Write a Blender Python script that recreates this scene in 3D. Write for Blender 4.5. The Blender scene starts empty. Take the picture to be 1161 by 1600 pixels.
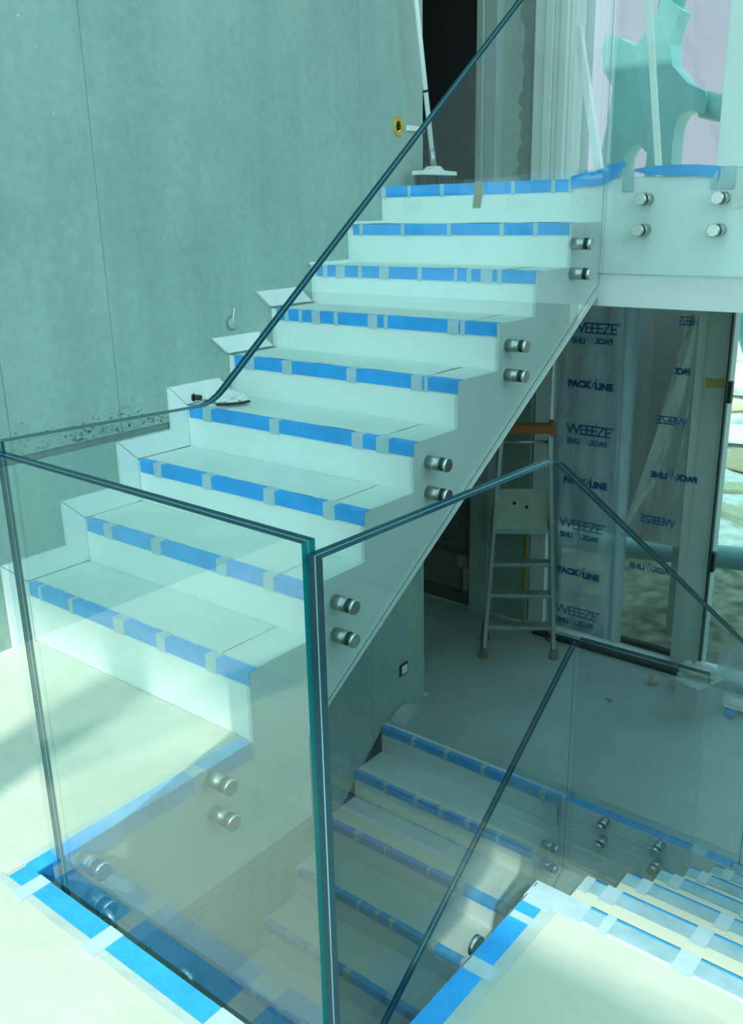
import bpy, bmesh, math, random
from mathutils import Vector, Matrix, noise as mnoise
random.seed(7)
S = bpy.context.scene
COL = S.collection

# ------------------------------------------------------------------ camera
cam = bpy.data.cameras.new('camera')
cam.sensor_fit = 'HORIZONTAL'; cam.sensor_width = 36.0
cam.lens = 36.0 * 1449.27 / 1161.0
cam.clip_start = 0.05; cam.clip_end = 300
camo = bpy.data.objects.new('camera', cam); COL.objects.link(camo)
RT = Vector((0.77931204, 0.62632791, -0.01964913)); UP = Vector((-0.17939557, 0.25303858, 0.95067803)); FW = Vector((-0.60040817, 0.73734986, -0.30955646))
M = Matrix((RT, UP, -FW)).transposed().to_4x4(); M.translation = Vector((3.039, -1.675, 1.467))
camo.matrix_world = M
S.camera = camo

# ------------------------------------------------------------------ light, exposure
S.view_settings.view_transform = 'Standard'; S.view_settings.look = 'None'
S.view_settings.gamma = 1.0; S.view_settings.use_curve_mapping = False
S.view_settings.exposure = 1.0
S.cycles.max_bounces = 14; S.cycles.transparent_max_bounces = 32
S.cycles.glossy_bounces = 6; S.cycles.diffuse_bounces = 5
S.cycles.caustics_reflective = False; S.cycles.caustics_refractive = False

world = bpy.data.worlds.new('world'); S.world = world; world.use_nodes = True
wn = world.node_tree; wn.nodes.clear()
wo = wn.nodes.new('ShaderNodeOutputWorld'); bg = wn.nodes.new('ShaderNodeBackground')
tc = wn.nodes.new('ShaderNodeTexCoord'); sp = wn.nodes.new('ShaderNodeSeparateXYZ'); rp = wn.nodes.new('ShaderNodeValToRGB')
wn.links.new(tc.outputs['Generated'], sp.inputs[0]); wn.links.new(sp.outputs['Z'], rp.inputs[0])
rp.color_ramp.elements[0].position = 0.0; rp.color_ramp.elements[0].color = (0.67, 0.97, 1.0, 1)
rp.color_ramp.elements[1].position = 0.75; rp.color_ramp.elements[1].color = (0.46, 0.87, 0.94, 1)
wn.links.new(rp.outputs[0], bg.inputs['Color']); bg.inputs['Strength'].default_value = 1.2
wn.links.new(bg.outputs[0], wo.inputs['Surface'])

sun = bpy.data.lights.new('sun', 'SUN'); sun.energy = 1.9; sun.angle = 0.02; sun.color = (1.0, 0.99, 0.87)
suno = bpy.data.objects.new('sun', sun); COL.objects.link(suno)
suno.rotation_euler = Vector((-0.20, 1.0, -0.94)).to_track_quat('-Z', 'Y').to_euler()
suno.location = (3, -8, 8)

# ------------------------------------------------------------------ materials
def lin(c):
    return tuple((x / 12.92 if x <= 0.04045 else ((x + 0.055) / 1.055) ** 2.4) for x in (v / 255.0 for v in c)) + (1.0,)
MATS = {}
def mat(name, col, rough=0.6, metal=0.0, var=0.0, vscale=4.0, bump=0.0, bscale=30.0, col2=None, spec=0.5, stretch=None, detail=6.0):
    if name in MATS: return MATS[name]
    m = bpy.data.materials.new(name); m.use_nodes = True; nt = m.node_tree
    b = nt.nodes['Principled BSDF']; b.inputs['Base Color'].default_value = col
    b.inputs['Roughness'].default_value = rough; b.inputs['Metallic'].default_value = metal
    b.inputs['Specular IOR Level'].default_value = spec
    t = nt.nodes.new('ShaderNodeTexCoord'); src = t.outputs['Object']
    if stretch:
        mp = nt.nodes.new('ShaderNodeMapping'); mp.inputs['Scale'].default_value = stretch
        nt.links.new(src, mp.inputs[0]); src = mp.outputs[0]
    if var or col2:
        n = nt.nodes.new('ShaderNodeTexNoise'); n.inputs['Scale'].default_value = vscale; n.inputs['Detail'].default_value = detail; n.inputs['Roughness'].default_value = 0.62
        nt.links.new(src, n.inputs['Vector'])
        r = nt.nodes.new('ShaderNodeValToRGB')
        c2 = col2 or tuple(min(1, c * (1 + var)) for c in col[:3]) + (1,)
        c1 = col if col2 else tuple(c * (1 - var) for c in col[:3]) + (1,)
        r.color_ramp.elements[0].position = 0.34; r.color_ramp.elements[1].position = 0.66
        r.color_ramp.elements[0].color = c1; r.color_ramp.elements[1].color = c2
        nt.links.new(n.outputs['Fac'], r.inputs[0]); nt.links.new(r.outputs[0], b.inputs['Base Color'])
    if bump:
        n2 = nt.nodes.new('ShaderNodeTexNoise'); n2.inputs['Scale'].default_value = bscale; n2.inputs['Detail'].default_value = 5
        nt.links.new(src, n2.inputs['Vector'])
        bp = nt.nodes.new('ShaderNodeBump'); bp.inputs['Strength'].default_value = bump; bp.inputs['Distance'].default_value = 0.02
        nt.links.new(n2.outputs['Fac'], bp.inputs['Height']); nt.links.new(bp.outputs[0], b.inputs['Normal'])
    MATS[name] = m; return m

def concrete_mat(name, base, dark, pits=True):
    if name in MATS: return MATS[name]
    m = bpy.data.materials.new(name); m.use_nodes = True; nt = m.node_tree; L = nt.links
    b = nt.nodes['Principled BSDF']; b.inputs['Roughness'].default_value = 0.75
    t = nt.nodes.new('ShaderNodeTexCoord')
    def nz(scale, det=6, st=None, rough=0.6):
        n = nt.nodes.new('ShaderNodeTexNoise'); n.inputs['Scale'].default_value = scale; n.inputs['Detail'].default_value = det; n.inputs['Roughness'].default_value = rough
        if st:
            mp = nt.nodes.new('ShaderNodeMapping'); mp.inputs['Scale'].default_value = st
            L.new(t.outputs['Object'], mp.inputs[0]); L.new(mp.outputs[0], n.inputs['Vector'])
        else: L.new(t.outputs['Object'], n.inputs['Vector'])
        return n.outputs['Fac']
    def ramp(src, p0, p1, c0, c1):
        r = nt.nodes.new('ShaderNodeValToRGB'); r.color_ramp.elements[0].position = p0; r.color_ramp.elements[1].position = p1
        r.color_ramp.elements[0].color = c0; r.color_ramp.elements[1].color = c1; L.new(src, r.inputs[0]); return r.outputs[0]
    def mix(mode, f, a, bb):
        x = nt.nodes.new('ShaderNodeMix'); x.data_type = 'RGBA'; x.blend_type = mode
        if isinstance(f, float): x.inputs[0].default_value = f
        else: L.new(f, x.inputs[0])
        L.new(a, x.inputs[6]); 
        if isinstance(bb, tuple): x.inputs[7].default_value = bb
        else: L.new(bb, x.inputs[7])
        return x.outputs[2]
    c = ramp(nz(0.9, 8), 0.32, 0.68, dark, base)
    c = mix('MULTIPLY', 0.65, c, ramp(nz(2.2, 6, (3.5, 3.5, 0.35)), 0.3, 0.7, (0.80, 0.82, 0.84, 1), (1.08, 1.06, 1.0, 1)))
    c = mix('MULTIPLY', 0.6, c, ramp(nz(26, 6), 0.3, 0.7, (0.82, 0.82, 0.82, 1), (1.1, 1.1, 1.1, 1)))
    if pits:
        v = nt.nodes.new('ShaderNodeTexVoronoi'); v.inputs['Scale'].default_value = 26.0
        L.new(t.outputs['Object'], v.inputs['Vector'])
        c = mix('MULTIPLY', 1.0, c, ramp(v.outputs['Distance'], 0.035, 0.06, (0.45, 0.45, 0.45, 1), (1, 1, 1, 1)))
        v2 = nt.nodes.new('ShaderNodeTexNoise'); v2.inputs['Scale'].default_value = 55; v2.inputs['Detail'].default_value = 2
        L.new(t.outputs['Object'], v2.inputs['Vector'])
        c = mix('MIX', ramp(v2.outputs['Fac'], 0.745, 0.76, (0, 0, 0, 1), (0.8, 0.8, 0.8, 1)), c, (0.62, 0.72, 0.66, 1))
    L.new(c, b.inputs['Base Color'])
    bp = nt.nodes.new('ShaderNodeBump'); bp.inputs['Strength'].default_value = 0.25; bp.inputs['Distance'].default_value = 0.01
    L.new(nz(40, 6), bp.inputs['Height']); L.new(bp.outputs[0], b.inputs['Normal'])
    MATS[name] = m; return m

def glass_mat(name, tint, gloss=1.0, f0=0.045):
    """Flat clear pane: tinted straight-through light plus a Schlick mirror reflection."""
    if name in MATS: return MATS[name]
    m = bpy.data.materials.new(name); m.use_nodes = True; nt = m.node_tree; nt.nodes.clear(); L = nt.links
    o = nt.nodes.new('ShaderNodeOutputMaterial'); mx = nt.nodes.new('ShaderNodeMixShader')
    tr = nt.nodes.new('ShaderNodeBsdfTransparent'); tr.inputs[0].default_value = tint
    gl = nt.nodes.new('ShaderNodeBsdfGlossy'); gl.inputs['Roughness'].default_value = 0.0; gl.inputs['Color'].default_value = (0.93, 0.98, 0.97, 1)
    g = nt.nodes.new('ShaderNodeNewGeometry')
    dp = nt.nodes.new('ShaderNodeVectorMath'); dp.operation = 'DOT_PRODUCT'
    L.new(g.outputs['Incoming'], dp.inputs[0]); L.new(g.outputs['Normal'], dp.inputs[1])
    def ma(op, a, bb):
        n = nt.nodes.new('ShaderNodeMath'); n.operation = op
        for i, x in enumerate((a, bb)):
            if isinstance(x, (int, float)): n.inputs[i].default_value = x
            elif x is not None: L.new(x, n.inputs[i])
        return n.outputs[0]
    c = ma('ABSOLUTE', dp.outputs['Value'], None)
    p = ma('POWER', ma('SUBTRACT', 1.0, c), 5.0)
    f = ma('MULTIPLY', ma('ADD', ma('MULTIPLY', p, 1 - f0), f0), gloss)
    L.new(f, mx.inputs[0]); L.new(tr.outputs[0], mx.inputs[1]); L.new(gl.outputs[0], mx.inputs[2]); L.new(mx.outputs[0], o.inputs[0])
    MATS[name] = m; return m

def film_mat(name, col, alpha, rough=0.35):
    if name in MATS: return MATS[name]
    m = bpy.data.materials.new(name); m.use_nodes = True; nt = m.node_tree; L = nt.links
    b = nt.nodes['Principled BSDF']; b.inputs['Base Color'].default_value = col; b.inputs['Roughness'].default_value = rough
    t = nt.nodes.new('ShaderNodeTexCoord'); n = nt.nodes.new('ShaderNodeTexNoise'); n.inputs['Scale'].default_value = 5; n.inputs['Detail'].default_value = 4
    mp = nt.nodes.new('ShaderNodeMapping'); mp.inputs['Scale'].default_value = (2.5, 2.5, 0.6)
    L.new(t.outputs['Object'], mp.inputs[0]); L.new(mp.outputs[0], n.inputs['Vector'])
    mr = nt.nodes.new('ShaderNodeMapRange'); mr.inputs[1].default_value = 0.3; mr.inputs[2].default_value = 0.7
    mr.inputs[3].default_value = max(0, alpha - 0.18); mr.inputs[4].default_value = min(1, alpha + 0.18)
    L.new(n.outputs['Fac'], mr.inputs[0]); L.new(mr.outputs[0], b.inputs['Alpha'])
    MATS[name] = m; return m

WHITE = mat('white_board', (0.80, 0.84, 0.82, 1), 0.55, var=0.04, vscale=3, bump=0.05, bscale=8)
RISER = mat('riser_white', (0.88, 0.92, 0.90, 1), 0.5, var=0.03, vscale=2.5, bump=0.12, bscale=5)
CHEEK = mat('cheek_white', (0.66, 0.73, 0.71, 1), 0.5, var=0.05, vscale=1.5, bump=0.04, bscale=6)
TREAD = mat('tread_paper', (0.70, 0.77, 0.72, 1), 0.7, var=0.06, vscale=3.5, bump=0.25, bscale=6)
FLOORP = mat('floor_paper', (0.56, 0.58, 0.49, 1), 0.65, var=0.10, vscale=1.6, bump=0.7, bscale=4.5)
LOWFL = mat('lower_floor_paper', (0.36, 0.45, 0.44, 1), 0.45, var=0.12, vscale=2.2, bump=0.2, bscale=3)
CONC = concrete_mat('concrete', (0.36, 0.50, 0.44, 1), (0.25, 0.375, 0.355, 1))
CONC_D = concrete_mat('concrete_rough', (0.24, 0.31, 0.28, 1), (0.15, 0.20, 0.185, 1))
PLASTER = concrete_mat('plaster_grey', (0.42, 0.52, 0.48, 1), (0.33, 0.43, 0.40, 1), False)
BLUE = mat('blue_tape', (0.030, 0.37, 0.88, 1), 0.55, var=0.10, vscale=14, bump=0.15, bscale=40)
BLUEP = mat('blue_tape_under_paper', (0.33, 0.48, 0.55, 1), 0.6, var=0.14, vscale=10, bump=0.15, bscale=30)
BLUEM = mat('blue_tape_worn', (0.13, 0.42, 0.76, 1), 0.6, var=0.14, vscale=9, bump=0.2, bscale=25)
CLEAR = mat('pale_tape', (0.46, 0.60, 0.66, 1), 0.45, var=0.08, vscale=14, bump=0.1, bscale=40)
PALEE = mat('pale_tape_edge', (0.46, 0.54, 0.52, 1), 0.5, var=0.06, vscale=8, bump=0.2, bscale=18)
BROWN = mat('brown_tape', (0.36, 0.30, 0.20, 1), 0.45, var=0.1, vscale=12)
GLASS = glass_mat('clear_laminated_glass', (0.955, 0.988, 0.983, 1), 1.25, 0.05)
GLASS_F = glass_mat('clear_glass_front', (0.955, 0.988, 0.983, 1), 1.7, 0.05)
GLASS_S = glass_mat('clear_glass_side', (0.955, 0.988, 0.983, 1), 0.55, 0.05)
PANE = glass_mat('window_glass', (0.80, 0.88, 0.90, 1))
PANET = glass_mat('tinted_window_glass', (0.74, 0.71, 0.75, 1))
PANEG = glass_mat('grey_window_glass', (0.74, 0.78, 0.78, 1))
CREAM = mat('cream_paper', (0.68, 0.68, 0.55, 1), 0.65, var=0.06, vscale=2.0, bump=0.2, bscale=4)
RIM = mat('glass_edge_teal', (0.0, 0.035, 0.055, 1), 0.22, spec=0.22)
RIMB = mat('glass_edge_lit_teal', (0.0, 0.20, 0.215, 1), 0.22, spec=0.25)  # end face turned to the light, its brightness put into the colour
RIML = mat('glass_interlayer', (0.12, 0.28, 0.34, 1), 0.3)
STEEL = mat('brushed_steel', (0.62, 0.64, 0.60, 1), 0.28, 1.0, bump=0.05, bscale=120)
STEELD = mat('steel_sleeve', (0.42, 0.47, 0.45, 1), 0.35, 1.0)
RUBBER = mat('black_rubber', (0.012, 0.02, 0.02, 1), 0.6)
ALU = mat('aluminium', (0.55, 0.60, 0.58, 1), 0.4, 0.9, var=0.08, vscale=20)
ALUD = mat('aluminium_step', (0.36, 0.42, 0.40, 1), 0.5, 0.6, var=0.15, vscale=16)
PLATF = mat('platform_grey_green', (0.42, 0.48, 0.40, 1), 0.6, var=0.1, vscale=14)
ORANGE = mat('orange_brown_plastic', (0.42, 0.13, 0.02, 1), 0.5, var=0.2, vscale=20)
FOOTM = mat('muddy_rubber', (0.16, 0.12, 0.085, 1), 0.8, var=0.3, vscale=30)
WPLAST = mat('white_plastic', (0.78, 0.82, 0.80, 1), 0.4)
DARKB = mat('dark_bristle', (0.04, 0.07, 0.07, 1), 0.9, var=0.3, vscale=60)
YFOAM = mat('yellow_foam', (0.62, 0.38, 0.04, 1), 0.8, var=0.2, vscale=30, bump=0.4, bscale=60)
DARKHOLE = mat('shade_black', (0.01, 0.012, 0.012, 1), 0.9)  # black standing in for shade in holes and the unlit upper room
TEALST = mat('turquoise_painted_steel', (0.28, 0.70, 0.64, 1), 0.4, var=0.06, vscale=2)
FRAMEW = mat('window_frame_white', (0.80, 0.86, 0.82, 1), 0.45)
FRAMEG = mat('window_frame_grey', (0.42, 0.52, 0.48, 1), 0.5, var=0.06, vscale=2)
SAND = mat('site_sand', (0.52, 0.46, 0.34, 1), 0.9, vscale=1.1, col2=(0.78, 0.74, 0.60, 1), bump=0.6, bscale=6)
SOIL = mat('dark_soil', (0.10, 0.10, 0.075, 1), 0.95, vscale=3.0, col2=(0.36, 0.33, 0.24, 1), bump=0.9, bscale=14)
WOOD = mat('pale_timber', (0.66, 0.55, 0.34, 1), 0.7, var=0.15, vscale=3, stretch=(1, 12, 12))
PLY = mat('brown_plywood', (0.20, 0.12, 0.085, 1), 0.6, var=0.15, vscale=3, stretch=(1, 6, 6))
CARD = mat('cardboard', (0.60, 0.44, 0.22, 1), 0.8, var=0.08, vscale=4)
FILM = film_mat('blue_grey_film', (0.66, 0.82, 0.86, 1), 0.66)
FILMW = film_mat('milky_film', (0.72, 0.78, 0.72, 1), 0.80)
FILMC = film_mat('thin_clear_film', (0.60, 0.68, 0.64, 1), 0.36)
INK = mat('blue_ink', (0.0, 0.10, 0.30, 1), 0.5)
INKP = mat('faded_blue_ink', (0.06, 0.24, 0.40, 1), 0.5)
BLOCK = mat('dark_block', (0.10, 0.11, 0.10, 1), 0.9, var=0.35, vscale=9, bump=0.4, bscale=20)
HOARD = mat('grey_hoarding', (0.42, 0.45, 0.45, 1), 0.7, var=0.05, vscale=1.2)
BASEC = mat('basement_concrete', (0.42, 0.48, 0.46, 1), 0.9, var=0.2, vscale=3)
SHEET = mat('white_sheet', (0.80, 0.82, 0.78, 1), 0.6, var=0.05, vscale=5)
BLUESH = mat('blue_bag', (0.25, 0.45, 0.70, 1), 0.6)

# ------------------------------------------------------------------ mesh helpers
def box(bm, x0, x1, y0, y1, z0, z1, bev=0.0, mi=0):
    vs = [bm.verts.new(p) for p in ((x0, y0, z0), (x1, y0, z0), (x1, y1, z0), (x0, y1, z0), (x0, y0, z1), (x1, y0, z1), (x1, y1, z1), (x0, y1, z1))]
    fs = [bm.faces.new([vs[i] for i in f]) for f in ((3, 2, 1, 0), (4, 5, 6, 7), (0, 1, 5, 4), (1, 2, 6, 5), (2, 3, 7, 6), (3, 0, 4, 7))]
    for f in fs: f.material_index = mi
    if bev:
        es = list({e for f in fs for e in f.edges})
        r = bmesh.ops.bevel(bm, geom=es, offset=bev, segments=1, affect='EDGES', profile=0.7)
        for f in r['faces']: f.material_index = mi
    return fs
def prism(bm, poly, axis, a, b, mi=0, rim_mi=None):
    """poly: list of 2D points in the two other axes (in x,y,z order), extruded from a to b along axis."""
    def P(q, v):
        q = list(q); q.insert(axis, v); return q
    va = [bm.verts.new(P(q, a)) for q in poly]; vb = [bm.verts.new(P(q, b)) for q in poly]
    n = len(poly)
    f1 = bm.faces.new(va); f2 = bm.faces.new(vb[::-1]); f1.material_index = f2.material_index = mi
    for i in range(n):
        f = bm.faces.new((va[i], vb[i], vb[(i + 1) % n], va[(i + 1) % n])); f.material_index = mi if rim_mi is None else rim_mi
    bmesh.ops.recalc_face_normals(bm, faces=bm.faces)
def tube(bm, pts, r, seg=10, cap=True, flat=1.0):
    pts = [Vector(p) for p in pts]; n = len(pts)
    rad = r if isinstance(r, (list, tuple)) else [r] * n
    rings = []
    up = Vector((0, 0, 1))
    for i, p in enumerate(pts):
        d = (pts[min(i + 1, n - 1)] - pts[max(i - 1, 0)]).normalized()
        a = d.cross(up)
        if a.length < 1e-3: a = d.cross(Vector((0, 1, 0)))
        a.normalize(); b = d.cross(a).normalized()
        rings.append([bm.verts.new(p + (a * math.cos(t) + b * math.sin(t) * flat) * rad[i]) for t in (2 * math.pi * k / seg for k in range(seg))])
    for i in range(n - 1):
        for k in range(seg):
            f = bm.faces.new((rings[i][k], rings[i][(k + 1) % seg], rings[i + 1][(k + 1) % seg], rings[i + 1][k])); f.smooth = True
    if cap:
        bm.faces.new(rings[0][::-1]); bm.faces.new(rings[-1])
def obox(bm, c, ax, ay, az):
    """oriented box: centre and three half-axis vectors"""
    c, ax, ay, az = map(Vector, (c, ax, ay, az))
    vs = [bm.verts.new(c + ax * i + ay * j + az * k) for k in (-1, 1) for j in (-1, 1) for i in (-1, 1)]
    for f in ((0, 2, 3, 1), (4, 5, 7, 6), (0, 1, 5, 4), (2, 6, 7, 3), (0, 4, 6, 2), (1, 3, 7, 5)):
        bm.faces.new([vs[i] for i in f])
    bmesh.ops.recalc_face_normals(bm, faces=bm.faces)
def sheet(bm, fn, nu, nv, thick=0.0):
    """grid surface, fn(u, v) -> xyz with u, v in 0..1"""
    g = [[bm.verts.new(fn(i / nu, j / nv)) for j in range(nv + 1)] for i in range(nu + 1)]
    for i in range(nu):
        for j in range(nv):
            f = bm.faces.new((g[i][j], g[i + 1][j], g[i + 1][j + 1], g[i][j + 1])); f.smooth = True
    if thick:
        bmesh.ops.solidify(bm, geom=list(bm.faces), thickness=thick)
        for f in bm.faces: f.smooth = False
    bmesh.ops.recalc_face_normals(bm, faces=bm.faces)
def wob(x, y, z, s=1.0):
    return mnoise.noise(Vector((x * s, y * s, z * s)))

ORG = {}
def put(o, parent=None):
    COL.objects.link(o)
    if parent is not None: o.parent = parent
    return o
def thing(name, label, cat, loc=(0, 0, 0), group=None):
    o = bpy.data.objects.new(name, None); o.location = loc; o.empty_display_size = 0.1
    o['label'] = label; o['category'] = cat
    if group: o['group'] = group
    ORG[o.name] = Vector(loc); return put(o)
def obj(name, bm, m, parent=None, label=None, kind=None):
    """link bm as one mesh object; coordinates in bm are world coordinates"""
    org = ORG.get(parent.name, Vector()) if parent is not None else Vector()
    me = bpy.data.meshes.new(name)
    if org.length: bmesh.ops.translate(bm, vec=-org, verts=bm.verts)
    bm.normal_update(); bm.to_mesh(me); bm.free()
    for x in (m if isinstance(m, (list, tuple)) else [m]): me.materials.append(x)
    o = bpy.data.objects.new(name, me); put(o, parent)
    ORG[o.name] = org
    # children keep the thing's origin: the parent transform already holds it
    if label: o['label'] = label
    if kind: o['kind'] = kind
    return o
def solo(name, bm, m, label, cat, group=None):
    vs = [v.co for v in bm.verts]
    c = Vector((sum(v.x for v in vs) / len(vs), sum(v.y for v in vs) / len(vs), min(v.z for v in vs)))
    bmesh.ops.translate(bm, vec=-c, verts=bm.verts)
    o = obj(name, bm, m); o.location = c; ORG[o.name] = c
    o['label'] = label; o['category'] = cat
    if group: o['group'] = group
    return o
def struct(name, bm, m, parent=None):
    return obj(name, bm, m, parent, kind=None if parent is not None else 'structure')
B = bmesh.new
def bx(*a, **k):
    bm = B(); box(bm, *a, **k); return bm

# ------------------------------------------------------------------ key numbers (metres)
W = 1.194; R = 0.175; T = 0.27485; FZ = -0.064; LZ = -1.455; UZ = 9 * R; YL = 2.115; YU = 8 * T

# ------------------------------------------------------------------ structure
# left concrete wall: core plus cast panels between the formwork joints
wl = struct('wall_left', bx(-0.25, -0.006, -3.6, 2.53, -3.2, 4.3), CONC_D)
ys = [-3.6, -0.98, 0.0272, 0.501, 2.034, 2.545]
for a, b in zip(ys[:-1], ys[1:]):
    for z0, z1 in ((-3.2, 0.618), (0.646, 4.3)):
        obj('concrete_panel', bx(-0.006, 0.0, a + 0.0008, b - 0.0008, z0, z1, bev=0.0012), CONC, wl)
obj('concrete_end', bx(-0.25, -0.006, 2.53, 2.545, -3.2, 4.3), CONC, wl)
# yellow-rimmed electrical box in the wall near the upper landing
eb = thing('electrical_box', 'round recessed box with a yellow rim in the concrete wall by the broom', 'electrical box', (0.0, 2.331, 1.862))
bm = B()
ri_, ro_ = 0.026, 0.043
rings = [[bm.verts.new((x, 2.331 + r_ * math.cos(a) * 0.95, 1.862 + r_ * 1.12 * math.sin(a))) for a in (2 * math.pi * k / 16 for k in range(16))] for x, r_ in ((0.0006, ro_), (0.007, ro_ - 0.003), (0.007, ri_), (0.0009, ri_ - 0.003))]
for a_, b_ in zip(rings[:-1], rings[1:]):
    for k in range(16): bm.faces.new((a_[k], a_[(k + 1) % 16], b_[(k + 1) % 16], b_[k]))
bmesh.ops.recalc_face_normals(bm, faces=bm.faces)
obj('rim', bm, YFOAM, eb)
bm = B(); bm.faces.new([bm.verts.new((0.0012, 2.331 + 0.0255 * math.cos(a), 1.862 + 0.029 * math.sin(a))) for a in (2 * math.pi * k / 16 for k in range(16))]); obj('hole', bm, DARKHOLE, eb)  # flat black disc, the shade inside the box put into its colour
bm = B(); tube(bm, [(0.002, 2.322, 1.835), (0.010, 2.333, 1.842), (0.006, 2.343, 1.846)], 0.004, 6); obj('wire_end', bm, WPLAST, eb)
solo('spacer_stub', bx(0.0005, 0.012, 2.395, 2.545, 1.846, 1.872, bev=0.002), WPLAST, 'pale plastic stub on the concrete wall edge behind the broom handle', 'spacer')
an = thing('tie_hole_cap', 'round pale cap with a bit of wire on the concrete wall above the steps', 'cap', (0.0, 1.123, 1.012))
bm = B(); tube(bm, [(0.0005, 1.120, 1.010), (0.002, 1.120, 1.010)], 0.031, 16); obj('recess_ring', bm, CONC_D, an)
bm = B(); tube(bm, [(0.0021, 1.124, 1.012), (0.006, 1.124, 1.012)], 0.024, 16); obj('cap', bm, PLASTER, an)
bm = B(); tube(bm, [(0.0065, 1.123, 1.015), (0.009, 1.135, 1.075)], 0.003, 6); obj('wire', bm, WPLAST, an)
# honeycombing: shallow pits above the horizontal joint
bm = B()
for _ in range(260):
    y = random.gauss(0.42, 0.25); z = 0.652 + abs(random.gauss(0, 0.045)); s = random.uniform(0.002, 0.0062)
    if y < -0.5 or y > 1.2: continue
    q = [(y + s * 1.5 * math.cos(a) * random.uniform(.5, 1.2), z + s * 0.8 * math.sin(a) * random.uniform(.5, 1.2)) for a in (0, 1.26, 2.5, 3.77, 5.0)]
    prism(bm, q, 0, 0.0003, 0.0009)
obj('honeycomb_pits', bm, CONC_D, wl, kind='stuff')

# near floor, cut around the stairwell
bm = B()
box(bm, -0.006, W - 0.004, -3.4, 0.0, -0.467, FZ); box(bm, 0.0, W - 0.004, 0.0, 0.245, -0.467, -0.16)          # left of the void
box(bm, W - 0.004, 4.6, -3.4, -0.735, -0.44, FZ)           # in front of the void
box(bm, 2.182, 4.6, -0.735, -0.025, -0.44, FZ)             # right of the void
fl = struct('floor', bm, CHEEK)
def floor_sheet(x0, x1, y0, y1, z, amp, nx, ny, m, parent, seed, name='protective_sheet'):
    bm = B()
    def fn(u, v):
        x = x0 + (x1 - x0) * u; y = y0 + (y1 - y0) * v
        e = min(1, 6 * min(u, 1 - u), 6 * min(v, 1 - v))
        h = abs(wob(x + seed, y * 0.8, 0, 3.1)) * amp + abs(wob(x * 0.6 - y, y + seed, 1, 7.0)) * amp * 0.5
        return (x, y, z + 0.001 + h * (0.25 + 0.75 * e))
    sheet(bm, fn, nx, ny)
    return obj(name, bm, m, parent, 'white protective paper, creased')
floor_sheet(0.0, W - 0.055, -3.2, -0.002, FZ, 0.006, 40, 90, FLOORP, fl, 1)
floor_sheet(W - 0.055, 4.5, -3.2, -0.80, FZ, 0.006, 90, 70, FLOORP, fl, 1)
floor_sheet(2.262, 4.5, -0.80, -0.085, FZ, 0.007, 70, 24, FLOORP, fl, 5)
# tape around the void
def tape_flat(x0, x1, y0, y1, z, m, parent, name='blue_tape', drop=None):
    """flat strip; drop = ('y'|'x', edge, depth) adds a flap folded down at that edge"""
    bm = B(); box(bm, x0, x1, y0, y1, z, z + 0.003)
    if drop:
        ax, e, d = drop
        if ax == 'y': box(bm, x0, x1, min(e, e + 0.003), max(e, e + 0.003), z - d, z + 0.003)
        else: box(bm, min(e, e + 0.003), max(e, e + 0.003), y0, y1, z - d, z + 0.003)
    return obj(name, bm, m, parent)
for x0, x1 in ((1.148, 1.208), (1.252, 1.487), (1.535, 1.857), (1.93, 2.17)):
    tape_flat(x0, x1, -0.786, -0.735, FZ, BLUE, fl)
for x0, x1 in ((1.208, 1.252), (1.487, 1.535), (1.857, 1.93)):
    tape_flat(x0, x1, -0.815, -0.734, FZ + 0.001, CLEAR, fl, 'pale_tape')
tape_flat(1.12, 2.27, -0.808, -0.786, FZ, PALEE, fl, 'pale_tape')
for y0, y1, m in ((-0.735, -0.52, BLUE), (-0.52, -0.235, BLUEM), (-0.19, -0.008, BLUEM)):
    tape_flat(W - 0.052, W - 0.003, y0, y1, FZ, m, fl, drop=('x', W - 0.004, 0.05))
tape_flat(W - 0.06, W - 0.001, -0.235, -0.19, FZ + 0.001, CLEAR, fl, 'pale_tape', drop=('x', W - 0.003, 0.06))
tape_flat(W - 0.075, W - 0.052, -0.735, -0.008, FZ, PALEE, fl, 'pale_tape')
for y0, y1 in ((-0.072, -0.042), (-0.136, -0.098), (-0.309, -0.158), (-0.56, -0.350), (-0.735, -0.60)):
    tape_flat(2.183, 2.232, y0, y1, FZ, BLUE, fl, drop=('x', 2.180, 0.03))
for y0, y1 in ((-0.042, -0.026), (-0.098, -0.072), (-0.158, -0.136), (-0.350, -0.309), (-0.60, -0.56)):
    tape_flat(2.180, 2.25, y0, y1, FZ + 0.001, CLEAR, fl, 'pale_tape', drop=('x', 2.179, 0.035))
tape_flat(2.232, 2.262, -0.735, -0.026, FZ, PALEE, fl, 'pale_tape')

# lower floor (with the ladder), upper landing, basement
bm = B(); box(bm, -2.2, 2.172, YL, 4.06, -1.87, LZ); box(bm, 2.172, 4.6, 2.0, 4.06, -1.87, LZ)
fl2 = struct('floor', bm, WHITE)
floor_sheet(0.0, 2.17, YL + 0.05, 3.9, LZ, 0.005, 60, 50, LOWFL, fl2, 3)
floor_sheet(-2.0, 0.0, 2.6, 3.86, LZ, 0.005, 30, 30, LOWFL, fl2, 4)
bm = B(); box(bm, -2.2, 4.6, YU + 0.004, 4.25, 1.045, UZ - 0.006)
fl3 = struct('floor', bm, WHITE)
obj('landing_fascia', bx(0.0, 4.6, YU - 0.010, YU + 0.004, 1.185, UZ - 0.003, bev=0.002), RISER, fl3)
obj('beam_fascia', bx(W + 0.0, 4.6, YU - 0.002, YU + 0.004, 1.046, 1.183), WHITE, fl3)
obj('landing_sheet', bx(0.0, 4.6, YU - 0.010, 3.7, UZ - 0.003, UZ), TREAD, fl3)
struct('floor', bx(-0.25, 4.6, -3.6, 4.6, -3.2, -3.1), BASEC)
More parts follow.
